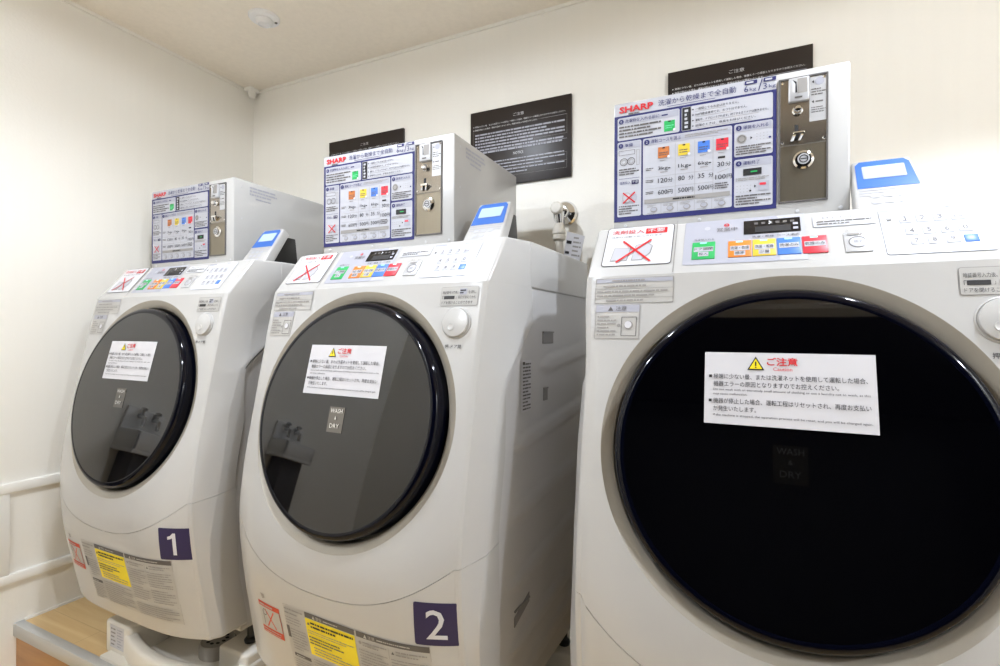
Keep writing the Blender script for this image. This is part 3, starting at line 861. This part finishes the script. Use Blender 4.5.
def build_coinbox():
    root = empty('coin_box', (MX, 1.0, PLAT))
    O = (0, 1.0, PLAT)
    b = MB(); b.box(BX0, BX1, BY, 1.30, BZ0, BZ1, bev=.004, seg=2)
    cab = b.build('cabinet', M['white'], root, O, 40)
    fm = lambda u, v, h: (u, BY - .0008 - h, v)
    s = Sheet(fm)
    # title strip
    s.rect(-.2660, .2120, .0045, .4350, 'card', 0)
    s.text(-.2570, .4165, .0120, 'SHARP', 'red', width=.062, bold=.035)
    s.bars(-.2400, .4115, -.214, .4150, 1, 'dgrey', .8, 3)
    s.text(-.1860, .4175, .0112, '洗濯から乾燥まで全自動', 'navy', width=.129, bold=.0)
    s.rect(-.170, .4140, -.090, .4148, 'navy', 2)
    s.rrect(-.0435, .4270, -.0245, .4335, .001, 'navy', 2); s.bars(-.041, .4278, -.027, .4327, 1, 'card', .6)
    s.rrect(-.0150, .4270, .0035, .4335, .001, 'navy', 2); s.bars(-.0125, .4278, .001, .4327, 1, 'card', .6)
    s.text(-.0445, .4145, .0105, '6', 'navy'); s.text(-.0360, .4140, .0072, 'kg', 'navy', width=.010)
    s.line(-.0225, .4135, -.0170, .4330, .0014, 'navy', 3)
    s.text(-.0155, .4145, .0105, '3', 'navy'); s.text(-.0070, .4140, .0072, 'kg', 'navy', width=.010)
    # blue ground and cards
    s.rect(-.2660, .2120, .0045, .4115, 'navy', 1)
    Z = -.0
    c = lambda a, b_, e, d: s.rrect(a, b_, e, d, .003, 'card', 2)
    c(-.2600, .3650, -.1490, .4075); s.rect(-.2580, .3945, -.151, .4060, 'lgrey', 3)
    s.disc(-.2530, .4000, .0045, 'navy', 4); s.text(-.2530, .3978, .0045, '0', 'card', 5, align='c'); s.text(-.2460, .3968, .0068, '洗濯物を入れる前に', 'navy', 4, width=.062); s.bars(-.180, .3975, -.166, .4020, 1, 'navy', .5, 4)
    s.bars(-.2570, .3685, -.181, .3925, 4, 'dgrey', .5, 4, seed=41)
    s.rect(-.1755, .3690, -.1570, .3885, 'green', 3); s.rect(-.1685, .3858, -.164, .3880, 'ink', 4); s.bars(-.1735, .3735, -.159, .3810, 2, 'mint', .3, 4); s.disc(-.158, .3705, .0024, 'pwhite', 5, 10)
    s.rrect(-.1455, .3650, -.1295, .4075, .002, 'card', 2); s.rect(-.1445, .3660, -.1305, .4065, 'ink', 3); s.bars(-.1405, .3680, -.1345, .4040, 5, 'card', .6, 4)
    s.rrect(-.1310, .3650, -.0010, .4075, .003, 'card', 2)
    for k, t in enumerate(('一度閉じてもお金は戻りません。', '100円硬貨専用です。おつりはでません。', '運転中、ドアロックされます。終了するまでドアは開きません。', '故障のときは、係員をお呼びください。')):
        v = .3985 - .0098 * k
        s.disc(-.1265, v + .0022, .0013, 'ink', 3, 8); s.text(-.1225, v, .0046, t, 'ink', 3, width=(.070, .083, .115, .096)[k])
        s.rect(-.1225, v - .0022, -.1225 + (.05, .06, .10, .09)[k], v - .0016, 'grey', 3)
    c(-.2600, .2210, -.2160, .3620); s.rect(-.2580, .3485, -.218, .3605, 'lgrey', 3)
    s.disc(-.2535, .3545, .0045, 'navy', 4); s.text(-.2535, .3523, .0045, '1', 'card', 5, align='c'); s.text(-.2465, .3510, .0068, '準備', 'navy', 4, width=.015)
    s.frame(-.2570, .3370, -.228, .3450, .0007, 'dgrey', 4); s.frame(-.2245, .316, -.2195, .344, .0007, 'grey', 4)
    for uu in (-.2480, -.2345): s.ring(uu, .3240, .0068, .0012, 'dgrey', 4, 12); s.ring(uu, .3240, .0040, .0008, 'grey', 4, 10)
    s.bars(-.2570, .2985, -.220, .3120, 3, 'dgrey', .5, 4, seed=43); s.rect(-.2570, .2920, -.219, .2926, 'navy', 4)
    s.text(-.2555, .2815, .0056, '洗剤投入', 'navy', 4, width=.020); s.rrect(-.2335, .2805, -.2205, .2880, .001, 'plate', 4); s.text(-.227, .2820, .0050, '不要', 'card', 5, align='c')
    s.disc(-.2420, .2560, .010, 'grey', 4, 12, .0085); s.disc(-.2420, .2560, .009, 'card', 5, 12, .0075); s.disc(-.2310, .2555, .0095, 'lgrey', 4, 12, .008)
    s.line(-.2490, .2655, -.2270, .2460, .0026, 'red', 6); s.line(-.2270, .2655, -.2490, .2460, .0026, 'red', 6)
    s.bars(-.2570, .2245, -.220, .2425, 4, 'dgrey', .45, 4, seed=44)
    c(-.2130, .2210, -.0630, .3620); s.rect(-.2110, .3485, -.065, .3605, 'lgrey', 3)
    s.disc(-.2060, .3545, .0050, 'navy', 4); s.text(-.2060, .3520, .0050, '2', 'card', 5, align='c'); s.text(-.1985, .3512, .0072, '運転コースを選ぶ', 'navy', 4, width=.052); s.bars(-.140, .3520, -.070, .3585, 2, 'grey', .5, 4)
    cols = ((-.1840, 'brick', '3', '120', '600'), (-.1490, 'amber', '1', '80', '500'), (-.1160, 'blue', '6', '35', '500'), (-.0862, 'crim', None, '30', '100'))
    for k, (u, m, kg, mn, yen) in enumerate(cols):
        s.rect(u - .0020, .3220, u + .0175, .3420, m, 4); s.rect(u + .0055, .3390, u + .0100, .3412, 'ink', 5); s.bars(u, .3255, u + .0155, .3335, 2, 'dgrey', .35, 5, seed=50 + k); s.disc(u + .0165, .3230, .0026, 'pwhite', 6, 10)
        s.bars(u + .001, .3160, u + .014, .3190, 1, 'grey', .5, 4)
        if kg:
            s.text(u - .002, .2985, .0082, kg + 'kg', 'ink', 4, width=.017); s.bars(u + .0155, .3005, u + .021, .3040, 1, 'ink', .5, 4); s.bars(u + .002, .2950, u + .020, .2975, 1, 'grey', .6, 4)
            s.text(u - .002, .2770, .0082, mn, 'ink', 4, width=.0055 * len(mn)); s.text(u + .0155, .2765, .0082, '分', 'ink', 4)
            s.text(u - .002, .2555, .0082, yen, 'ink', 4, width=.0165); s.text(u + .0155, .2550, .0082, '円', 'ink', 4)
        else:
            s.bars(u + .001, .3060, u + .016, .3120, 1, 'ink', .6, 4); s.text(u, .2930, .0082, mn, 'ink', 4, width=.011); s.text(u + .0130, .2925, .0082, '分', 'ink', 4)
            s.line(u, .2830, u + .018, .2880, .0006, 'grey', 4); s.text(u - .003, .2710, .0082, yen, 'ink', 4, width=.0165); s.text(u + .0150, .2705, .0082, '円', 'ink', 4)
            s.bars(u - .004, .2540, u + .018, .2660, 3, 'dgrey', .5, 4, seed=57)
        if k: s.line(u - .0070, .2450, u - .0070, .3460, .0005, 'grey', 4)
    for v in (.3010, .2790, .2575): s.bars(-.2080, v, -.194, v + .006, 2, 'dgrey', .45, 4, seed=int(v * 1000))
    for v in (.2890, .2680): s.rect(-.2080, v, -.094, v + .0004, 'grey', 4)
    s.rect(-.2100, .2410, -.066, .2490, 'grey', 4); s.bars(-.160, .2430, -.112, .2475, 1, 'ink', .6, 5)
    for k in range(5):
        u = -.205 + .0285 * k
        s.bars(u, .2335, u + .017, .2385, 2, 'grey', .4, 4, seed=60 + k); s.disc(u + .012, .2290, .0052, 'grey', 4, 8, .0065); s.disc(u + .0115, .2295, .0036, 'lgrey', 5, 8, .005); s.bars(u + .0, .2218, u + .02, .2236, 1, 'grey', .5, 4)
        if k: s.line(u - .004, .2220, u - .004, .2400, .0005, 'grey', 4)
    c(-.0595, .3055, -.0010, .3620); s.rect(-.0575, .3485, -.003, .3605, 'lgrey', 3)
    s.disc(-.0525, .3545, .0045, 'navy', 4); s.text(-.0525, .3523, .0045, '3', 'card', 5, align='c'); s.text(-.0455, .3512, .0066, '硬貨を入れる', 'navy', 4, width=.038)
    s.disc(-.0480, .3355, .0078, 'grey', 4); s.ring(-.0480, .3355, .0055, .0009, 'dgrey', 5, 14); s.poly([(-.0345, .3330), (-.0345, .3380), (-.0315, .3355)], 'ink', 4)
    for i in range(4):
        for j in range(3): s.rect(-.0255 + .0052 * i, .3310 + .0048 * j, -.0240 + .0052 * i, .3318 + .0048 * j, 'grey', 4)
    s.rect(-.0070, .3310, -.0035, .3340, 'navy', 4); s.bars(-.0570, .3080, -.004, .3245, 4, 'dgrey', .5, 4, seed=71)
    c(-.0595, .2190, -.0010, .3010); s.rect(-.0575, .2875, -.003, .2995, 'lgrey', 3)
    s.disc(-.0525, .2935, .0045, 'navy', 4); s.text(-.0525, .2913, .0045, '4', 'card', 5, align='c'); s.text(-.0455, .2902, .0066, '運転終了', 'navy', 4, width=.025)
    s.rect(-.0455, .2720, -.0175, .2835, 'ink', 4); s.bars(-.034, .2755, -.021, .2800, 1, 'green', .5, 5); s.bars(-.0570, .2630, -.005, .2695, 2, 'grey', .5, 4, seed=72)
    for i in range(5):
        for j in range(3): s.rect(-.0555 + .0052 * i, .2440 + .0052 * j, -.0542 + .0052 * i, .2450 + .0052 * j, 'grey', 4)
    s.poly([(-.0285, .2500), (-.0285, .2550), (-.0255, .2525)], 'ink', 4); s.disc(-.0345, .2455, .0018, 'ink', 4, 8); s.rect(-.0225, .2445, -.006, .2600, 'lgrey', 4); s.bars(-.0205, .2520, -.008, .2585, 1, 'crim', .6, 5)
    s.bars(-.0570, .2215, -.004, .2400, 4, 'dgrey', .5, 4, seed=73)
    s.build('instruction_panel', root, O)
    for u in (-.245, -.115, .035, .095):
        b = MB(); b.lathe((u, BY + .0005, .204), (0, -1, 0), [(.0030, 0), (.0030, .0012), (.0022, .002)], 14); b.build('screw', M['silver'], cab, O)
    # coin mechanism in its recess
    x0, x1, z0, z1 = .0075, .0775, .2190, .4245
    b = MB()
    for q in ((x0, x0 + .0025, z0, z1), (x1 - .0025, x1, z0, z1), (x0, x1, z0, z0 + .0025), (x0, x1, z1 - .0030, z1)):
        b.box(q[0], q[1], BY - .0035, BY + .004, q[2], q[3], .0004, 1)
    mech = b.build('coin_mechanism', M['dgrey'], root, O)
    b = MB(); b.box(x0 + .002, x1 - .002, BY - .0016, BY + .002, z0 + .002, .3125, .0004, 1); b.build('lock_plate', M['metal'], mech, O)
    b = MB(); b.box(x0 + .002, x1 - .002, BY - .0018, BY + .002, .3135, z1 - .0025, .0004, 1); b.build('coin_plate', M['pol'], mech, O)
    s = Sheet(lambda u, v, h: (u, BY - .0021 - h, v))
    s.rect(.0515, .3480, .0755, .4205, 'silver', 0); s.disc(.0655, .4120, .0065, 'lgrey', 1); s.poly([(.0575, .4095), (.0575, .4145), (.0545, .4120)], 'ink', 1)
    s.bars(.0540, .3890, .0740, .4020, 3, 'dgrey', .4, 1, seed=81); s.poly([(.0575, .3770), (.0575, .3820), (.0545, .3795)], 'ink', 1); s.bars(.0600, .3775, .0740, .3815, 1, 'dgrey', .5, 1); s.bars(.0540, .3610, .0740, .3720, 3, 'dgrey', .35, 1, seed=82)
    s.build('coin_label', mech, O)
    b = MB(); b.box(.0215, .0505, BY - .0085, BY, .3830, .4215, .002, 2)
    sl = b.build('coin_slot_block', M['silver'], mech, O)
    s = Sheet(lambda u, v, h: (u, BY - .0087 - h, v))
    s.poly([(.0265, .3985), (.0300, .3965), (.0310, .4110), (.0265, .4175)], 'pwhite', 0); s.poly([(.0310, .3965), (.0335, .3965), (.0325, .4140), (.0270, .4180), (.0310, .4110)], 'ink', 0); s.rect(.0340, .3950, .0480, .4190, 'grey', 0); s.bars(.030, .3860, .044, .3910, 1, 'dgrey', .6, 1)
    s.build('coin_slot', mech, O)
    b = MB(); b.lathe((.0345, BY - .001, .3690), (0, -1, 0), [(.0080, 0), (.0080, .002), (.0062, .003), (.0060, .010), (.0045, .0125), (.0001, .013)], 28); b.build('return_knob', M['chrome'], mech, O)
    b = MB(); b.box(.0305, .0360, BY - .0022, BY, .3205, .3460); b.build('return_slot', M['void'], mech, O)
    b = MB()
    b.hexa([(.0240, BY - .006, .3185), (.0290, BY - .006, .3185), (.0290, BY - .002, .3185), (.0240, BY - .002, .3185), (.0285, BY - .012, .3300), (.0335, BY - .012, .3300), (.0335, BY - .004, .3300), (.0285, BY - .004, .3300)], .0006, 1)
    b.box(.0275, .0445, BY - .012, BY - .005, .3270, .3320, .001, 2)
    b.hexa([(.0350, BY - .006, .3185), (.0390, BY - .006, .3185), (.0390, BY - .002, .3185), (.0350, BY - .002, .3185), (.0400, BY - .012, .3300), (.0445, BY - .012, .3300), (.0445, BY - .004, .3300), (.0400, BY - .004, .3300)], .0006, 1)
    b.build('return_lever', M['chrome'], mech, O)
    b = MB(); b.lathe((.0430, BY - .001, .2870), (0, -1, 0), [(.0150, 0), (.0150, .0025), (.0120, .0040), (.0115, .0030), (.0095, .0030), (.0090, .0075), (.0001, .0078)], 32); lk = b.build('lock', M['chrome'], mech, O)
    s = Sheet(lambda u, v, h: (u, BY - .0089 - h, v)); s.disc(.0430, .2870, .0088, 'silver', 0, 20); s.ring(.0430, .2870, .0058, .0016, 'ink', 1, 16); s.rect(.0385, .2862, .0475, .2878, 'ink', 2); s.build('keyhole', mech, O)
    for (u, v) in ((.0130, .4180), (.0720, .4180), (.0130, .3190), (.0720, .3190)):
        b = MB(); b.lathe((u, BY - .0015, v), (0, -1, 0), [(.0024, 0), (.0024, .0008), (.0016, .0014)], 12); b.build('screw', M['chrome'], mech, O)
    # label and screws on the right side
    s = Sheet(lambda u, v, h: (BX1 + .0006 + h, u, v))
    s.bars(1.010, .396, 1.105, .424, 3, 'lgrey', .5, 0, seed=91); s.bars(1.030, .386, 1.100, .394, 1, 'lgrey', .5, 0)
    s.build('side_lettering', root, O)
    for (yy, zz) in ((.985, .415), (.985, .325)):
        b = MB(); b.lathe((BX1 - .0005, yy, zz), (1, 0, 0), [(.0024, 0), (.0020, .0012)], 12); b.build('screw', M['silver'], cab, O)
    return root


CB = build_coinbox()
BOFF = [(0.0, 0.001), (0.001, -0.011), (0.0, 0.0)]
CB_LABELS = ['white coin box with instruction panel on top of washing machine 1', 'white coin box with instruction panel on top of washing machine 2', 'largest white coin box with blue framed instructions on the nearest machine']
for i in range(3):
    r = CB if i == 2 else copy_tree(CB)
    r.location = ((MX + (i - 2) * PITCH + BOFF[i][0]) * S, (1.0 + BOFF[i][1]) * S, (PLAT + Z0) * S)
    tag(r, CB_LABELS[i], 'coin box', 'coin boxes on the machines')


# ------------------------------------------------------------------ card readers beside the coin boxes
def build_reader():
    root = empty('card_reader', (MX, 1.0, PLAT)); O = (0, 1.0, PLAT)
    a = Vector((0, .058, .080)).normalized(); n = Vector((0, -a.z, a.y))
    B0 = Vector((0, .926, .202))
    s0, s1 = -.0325, .0985                      # along the face, from the machine top to the upper edge
    xl = lambda s_: .1005 + (.112 - .1005) * s_ / .098
    xr = lambda s_: .1985 + (.1895 - .1985) * s_ / .098
    pt = lambda x, s_, h: tuple(B0 + Vector((x, 0, 0)) + a * s_ + n * h)
    dx = .112 - xl(s0)
    b = MB()
    b.hexa([pt(xl(s0) + .011, s0, 0), pt(xr(s0), s0, 0), pt(xr(s0), s0 + .021, -.026), pt(xl(s0) + .011, s0 + .021, -.026),
            pt(xl(s1), s1, 0), pt(xr(s1), s1, 0), pt(xr(s1), s1, -.026), pt(xl(s1), s1, -.026)], .005, 3)
    b.build('housing', M['white'], root, O, 40)
    s = Sheet(lambda u, v, h: pt(u, v, h + .0006))
    xL = .1125
    top, mid = s1 - .005, .030
    s.poly([(xL + .002, mid), (xr(mid) - .004, mid), (xr(top) - .010, top), (xL + .010, top), (xL + .0035, top - .008)], 'lcd2', 0)
    s.poly([(xr(top) - .0105, top), (xr(top) - .004, top - .008), (xr(mid) - .004, mid)], 'lcd2', 0)
    for k in range(3):
        s.rect(xL + .003, mid - .006 * (k + 1), xr(mid) - .005, mid - .006 * (k + 1) + .0012, 'lgrey', 0)
    s.build('face_print', root, O)
    s = Sheet(lambda u, v, h: pt(u, v, h + .0012))
    s.rrect(.1240, .0510, .1790, .0810, .002, 'lgrey', 0); s.rrect(.1255, .0522, .1775, .0798, .002, 'lcd', 1)
    s.build('screen', root, O)
    s = Sheet(lambda u, v, h: pt(u, v, h + .0010))
    for j in range(3):
        for i in range(3): s.rrect(.1290 + .0165 * i, -.020 + .0135 * j, .1405 + .0165 * i, -.0115 + .0135 * j, .002, 'card', 0)
    s.build('keypad', root, O)
    b = MB()
    b.hexa([(.135, .945, .1760), (.178, .945, .1760), (.178, 1.045, .1760), (.135, 1.045, .1760), (.135, 1.012, .262), (.176, 1.012, .262), (.176, 1.036, .262), (.135, 1.036, .262)], .003, 2)
    b.build('stand', M['black'], root, O)
    return root


CR = build_reader()
CR_LABELS = ['small tilted card reader with pale screen on washing machine 1', 'small tilted card reader with blue face on washing machine 2', 'tilted white and blue card reader partly behind the largest coin box']
for i in range(3):
    r = CR if i == 2 else copy_tree(CR)
    ox, oy, rz = OFFS[i]; ox -= (.014, 0, 0)[i]
    r.location = ((MX + (i - 2) * PITCH + ox) * S, (1.0 + oy) * S, (PLAT + Z0) * S)
    r.rotation_euler = (0, 0, rz)
    tag(r, CR_LABELS[i], 'card reader', 'card readers on the machines')


# ------------------------------------------------------------------ drip pans under the machines
def build_pan():
    root = empty('drip_pan', (MX, 1.0, PLAT)); O = (0, 1.0, PLAT)
    x0, x1, y0, y1 = -.165, .292, .742, 1.235
    b = MB()
    b.box(x0, x1, y0, y1, PLAT, PLAT + .012, .003)
    for q in ((x0, x1, y1 - .03, y1), (x0, x0 + .03, y0, y1), (x1 - .03, x1, y0, y1)):
        b.box(q[0], q[1], q[2], q[3], PLAT, -.752, .009, 4)
    rows = []
    for k in range(41):                      # bowed front rim
        t = k / 40; x = x0 + .01 + (x1 - x0 - .02) * t
        bow = .040 * max(0.0, math.sin(math.pi * min(1, max(0, (t - .10) / .88)))) ** .8
        y = y0 + .004 - bow; zt = -.742 - .010 * math.sin(math.pi * t)
        rows.append([(x, y + .004, PLAT), (x, y, PLAT + .02), (x, y + .001, zt - .008), (x, y + .005, zt - .002), (x, y + .010, zt), (x, y + .024, zt), (x, y + .029, zt - .003), (x, y + .032, zt - .010), (x, y + .040, PLAT + .010)])
    b.grid(rows)
    b.box(x0 + .02, x1 - .02, y0 - .030, y0 + .02, PLAT, PLAT + .0115, .002)
    tray = b.build('tray', M['pan'], root, O, 40)
    for cx, ww, ya, dd in ((x0 - .004, .105, y0 - .006, .10), (.190, .098, .790, .095), (x0 - .004, .105, y1 - .115, .112), (.190, .098, y1 - .115, .112)):
        b = MB(); b.box(cx, cx + ww, ya, ya + dd, PLAT, -.7305, .008, 3); b.build('corner_block', M['pan'], root, O, 40)
    b = MB()
    b.lathe((.105, .850, PLAT + .008), (0, 0, 1), [(.042, 0), (.042, .030), (.038, .036), (.034, .034), (.030, .034), (.0001, .036)], 36, 0)
    tr = b.build('drain_trap', M['trap'], root, O, 40)
    s = Sheet(lambda u, v, h: (u, v, PLAT + .0455 + h))
    for k in range(10):
        a = 2 * math.pi * k / 10
        s.disc(.105 + .022 * math.cos(a), .850 + .022 * math.sin(a), .0042, 'void', 0, 10, .0055)
    s.build('drain_holes', tr, O)
    s = Sheet(lambda u, v, h: (u, y0 - .0065 - h, v))
    s.rect(-.146, -.794, -.086, -.737, 'paper', 0); s.bars(-.142, -.790, -.122, -.742, 5, 'grey', .4, 1, seed=95); s.bars(-.115, -.790, -.090, -.742, 7, 'lgrey', .4, 1, seed=96)
    s.build('pan_label', root, O)
    return root


PN_ = build_pan()
PN_LABELS = ['white drip pan under washing machine 1 beside the left wall', 'white drip pan under washing machine 2, mostly hidden by it', 'white drip pan under the nearest washing machine at the right']
for i in range(3):
    r = PN_ if i == 2 else copy_tree(PN_)
    ox, oy, rz = OFFS[i]
    r.location = ((MX + (i - 2) * PITCH + ox) * S, (1.0 + oy) * S, (PLAT + Z0) * S)
    r.rotation_euler = (0, 0, rz)
    tag(r, PN_LABELS[i], 'drip pan', 'drip pans under the machines')


# ------------------------------------------------------------------ notice boards on the back wall
def build_board():
    O = (0, YB, .47)
    b = MB(); b.box(-.170, .170, YB - .010, YB, .470, .7155, .0015, 2)
    s = Sheet(lambda u, v, h: (u, YB - .0104 - h, v)); s.mats = ['board']
    s.text(0, .6800, .0095, 'ご注意', 'pwhite', align='c', width=.036)
    T1 = ['極端に少ない量、または洗濯ネットを使用して運転した場合、機器エラーの原因となりますのでお控えください。', '機器が停止した場合、運転工程はリセットされ、再度お支払いが発生いたします。']
    for k, t in enumerate(T1):
        v = .6640 - .0105 * k
        s.disc(-.1570, v + .0026, .0016, 'pwhite', 2, 8)
        s.text(-.1520, v, .0055, t, 'pwhite', 2, width=(.305, .215)[k], bold=.004)
    s.line(.075, .6565, .156, .6565, .0008, 'lgrey', 2)
    s.bars(-.152, .5750, .150, .6440, 7, 'lgrey', .5, 2, seed=101)
    s.frame(-.158, .6000, .157, .6570, .0005, 'grey', 1)
    s.line(-.158, .5840, .157, .5840, .0009, 'lgrey', 2)
    s.text(0, .5600, .0085, 'NOTICE', 'pwhite', 2, align='c', width=.034)
    s.bars(-.152, .5010, .150, .5520, 5, 'lgrey', .32, 2, seed=102)
    s.frame(-.158, .4970, .157, .5440, .0005, 'grey', 1); s.line(-.158, .5200, .157, .5200, .0006, 'grey', 2)
    s.bars(-.152, .4800, -.02, .4940, 2, 'lgrey', .35, 2, seed=103)
    o = len(b.v); b.v += s.b.v; b.f += [tuple(i + o for i in f) for f in s.b.f]; b.m += s.b.m; b.sm += s.b.sm
    return b.build('notice_board', [M[k] for k in s.mats], None, O, fix=False)


NB = build_board()
NB_LABELS = ['dark brown notice board on back wall behind middle coin box, left part hidden', 'dark brown notice board fully in view above the chrome tap', 'dark brown notice board mostly behind the largest coin box']
for i, cx in enumerate((-1.226, -.620, -.006)):
    r = NB if i == 2 else NB.copy()
    if i != 2: COL.objects.link(r)
    r.location = (cx * S, YB * S, (.47 + Z0) * S)
    tag(r, NB_LABELS[i], 'notice board', 'notice boards on the back wall')

# ------------------------------------------------------------------ water tap, hose
O = (-.471, YB, .36)
t = empty('water_tap', O)
b = MB(); b.lathe((-.470, YB, .360), (0, -1, 0), [(.038, 0), (.038, .004), (.033, .011), (.020, .015), (.015, .018)], 36); b.build('flange', M['chrome'], t, O)
b = MB()
b.tube([(-.469, YB - .012, .360), (-.469, YB - .055, .360), (-.469, YB - .062, .357), (-.466, YB - .066, .350), (-.467, YB - .066, .315)], .013, 20, rr=[.013, .013, .0135, .0135, .011])
b.lathe((-.468, YB - .020, .360), (0, -1, 0), [(.017, 0), (.019, .003), (.019, .014), (.017, .017)], 6)
b.build('tap_body', M['chrome'], t, O, 40)
b = MB(); b.lathe((-.470, YB - .066, .360), (0, -1, 0), [(.010, 0), (.017, .003), (.019, .009), (.018, .020), (.014, .024), (.0001, .025)], 10); b.build('handle', M['hose'], t, O, 20)
tag(t, 'chrome water tap with white handle on the back wall, right of machine 2', 'tap')
O = (-.467, YB - .066, .30)
t = empty('water_hose', O)
b = MB(); b.lathe((-.467, YB - .066, .268), (0, 0, 1), [(.013, 0), (.019, .004), (.019, .014), (.016, .017), (.019, .020), (.019, .032), (.015, .038), (.013, .050)], 28); b.build('coupling', M['hose'], t, O, 40)
b = MB(); b.tube([(-.467, YB - .066, .270), (-.468, YB - .066, .22), (-.470, YB - .068, .12), (-.475, YB - .075, 0), (-.485, YB - .09, -.12), (-.53, YB - .12, -.22), (-.62, YB - .16, -.25), (-.66, 1.235, -.25)], .0115, 16); b.build('hose', M['hose'], t, O, 60)
b = MB(); b.hexa([(-.452, YB - .080, .203), (-.408, YB - .066, .195), (-.408, YB - .063, .195), (-.452, YB - .077, .203), (-.437, YB - .084, .290), (-.391, YB - .070, .276), (-.391, YB - .067, .276), (-.437, YB - .081, .290)], .0006, 1); tg = b.build('paper_tag', M['paper'], t, O)
def tagmap(u, v, h):
    p = Vector((-.452, YB - .0803, .203)) + Vector((.044, .014, -.008)) * u + Vector((.015, -.004, .087)) * v
    return tuple(p + Vector((.3, -.95, 0)) * (h + .0004))
s = Sheet(tagmap); s.bars(.45, .08, .95, .9, 6, 'grey', .4, 1, seed=111); s.rect(.06, .62, .36, .72, 'ink', 1); s.rect(.06, .3, .3, .38, 'ink', 1); s.build('tag_lettering', tg, O)
tag(t, 'ivory water hose with paper tag hanging below the chrome tap', 'hose')

# ------------------------------------------------------------------ ceiling fittings
O = (-1.352, 1.117, CEIL)
t = empty('smoke_detector', O)
b = MB(); b.lathe(O, (0, 0, -1), [(.046, 0), (.046, .004), (.043, .008), (.030, .010)], 44); b.build('base', M['panelwhite'], t, O, 40)
b = MB(); b.lathe((O[0], O[1], CEIL - .0095), (0, 0, -1), [(.026, 0), (.024, .010), (.018, .015), (.016, .011), (.0001, .013)], 36); b.build('sensor_dome', M['panelwhite'], t, O, 40)
b = MB(); b.lathe((O[0] + .022, O[1] + .026, CEIL - .0085), (0, 0, -1), [(.0048, 0), (.0042, .0025)], 14); b.build('indicator', M['dgrey'], t, O)
tag(t, 'round white smoke detector on the beige ceiling', 'smoke detector')
O = (XL, YB, CEIL)
t = empty('corner_sensor', O)
b = MB(); b.hexa([(XL + .001, YB - .046, CEIL - .014), (XL + .040, YB - .046, CEIL - .014), (XL + .040, YB - .007, CEIL - .014), (XL + .001, YB - .007, CEIL - .014),
                  (XL + .007, YB - .052, CEIL - .001), (XL + .046, YB - .052, CEIL - .001), (XL + .046, YB - .007, CEIL - .001), (XL + .007, YB - .007, CEIL - .001)], .003, 2); b.build('bracket', M['trim'], t, O)
b = MB(); b.lathe((XL + .024, YB - .026, CEIL - .013), (0, 0, -1), [(.016, 0), (.016, .012), (.011, .022), (.0001, .026)], 24); b.build('sensor', M['trim'], t, O, 40)
tag(t, 'tiny white fitting in the ceiling corner above machine 1', 'sensor')
for k, (lx, ly, *_) in enumerate(LAMPS):
    O = (lx, ly, CEIL)
    t = empty('downlight', O)
    b = MB(); b.lathe(O, (0, 0, -1), [(.060, -.001), (.060, .003), (.055, .005), (.046, .003), (.044, -.002)], 40, caps=False); b.build('trim_ring', M['trim'], t, O, 50)
    b = MB(); b.lathe((lx, ly, CEIL - .0015), (0, 0, -1), [(.045, 0), (.045, .0008)], 36); b.build('lens', M['lens'], t, O)
    tag(t, ['recessed ceiling downlight above machine 1 and the left wall', 'recessed ceiling downlight above the nearest machine', 'recessed ceiling downlight nearest the utility sink', 'recessed ceiling downlight nearest the dark doorway'][k], 'ceiling light', 'recessed downlights')

# ------------------------------------------------------------------ utility sink on the left wall (seen in the doors' reflections), with an unseen second added to match both
for yc_, zs_, lab in ((.275, -.04, 'white utility sink with two faucets on the left wall, nearer the machines'), (-.06, .03, 'added second utility sink, unseen, put in for the middle door reflection, nearer the doorway')):
    O = (XL, yc_, -.25)
    t = empty('utility_sink', O)
    y0, y1, xo = yc_ - .092, yc_ + .092, XL + .15
    b = MB(); b.box(XL, XL + .014, y0, y1, -.145 + zs_, -.060 + zs_, .003); b.build('splashback', M['sink'], t, O)
    b = MB()
    b.box(XL, xo, y0, y0 + .012, -.205 + zs_, -.140 + zs_, .003); b.box(XL, xo, y1 - .012, y1, -.205 + zs_, -.140 + zs_, .003)
    b.box(xo - .012, xo, y0, y1, -.205 + zs_, -.140 + zs_, .003); b.box(XL, xo, y0, y1, -.215 + zs_, -.200 + zs_, .003)
    b.build('basin', M['sink'], t, O)
    b = MB(); b.box(XL + .012, xo - .03, y0 + .03, y1 - .03, FL, -.215 + zs_, .004); b.build('pedestal', M['sinkdark'], t, O)
    for yy in (yc_ - .035, yc_ + .035):
        b = MB(); b.tube([(XL + .012, yy, -.085 + zs_), (XL + .04, yy, -.085 + zs_), (XL + .058, yy, -.090 + zs_), (XL + .062, yy, -.120 + zs_)], .008, 14); b.lathe((XL + .034, yy, -.078 + zs_), (0, 0, 1), [(.006, 0), (.006, .012), (.015, .014), (.015, .022), (.007, .025)], 16); b.build('faucet', M['chrome'], t, O, 40)
    tag(t, lab, 'sink', 'utility sinks on the left wall')
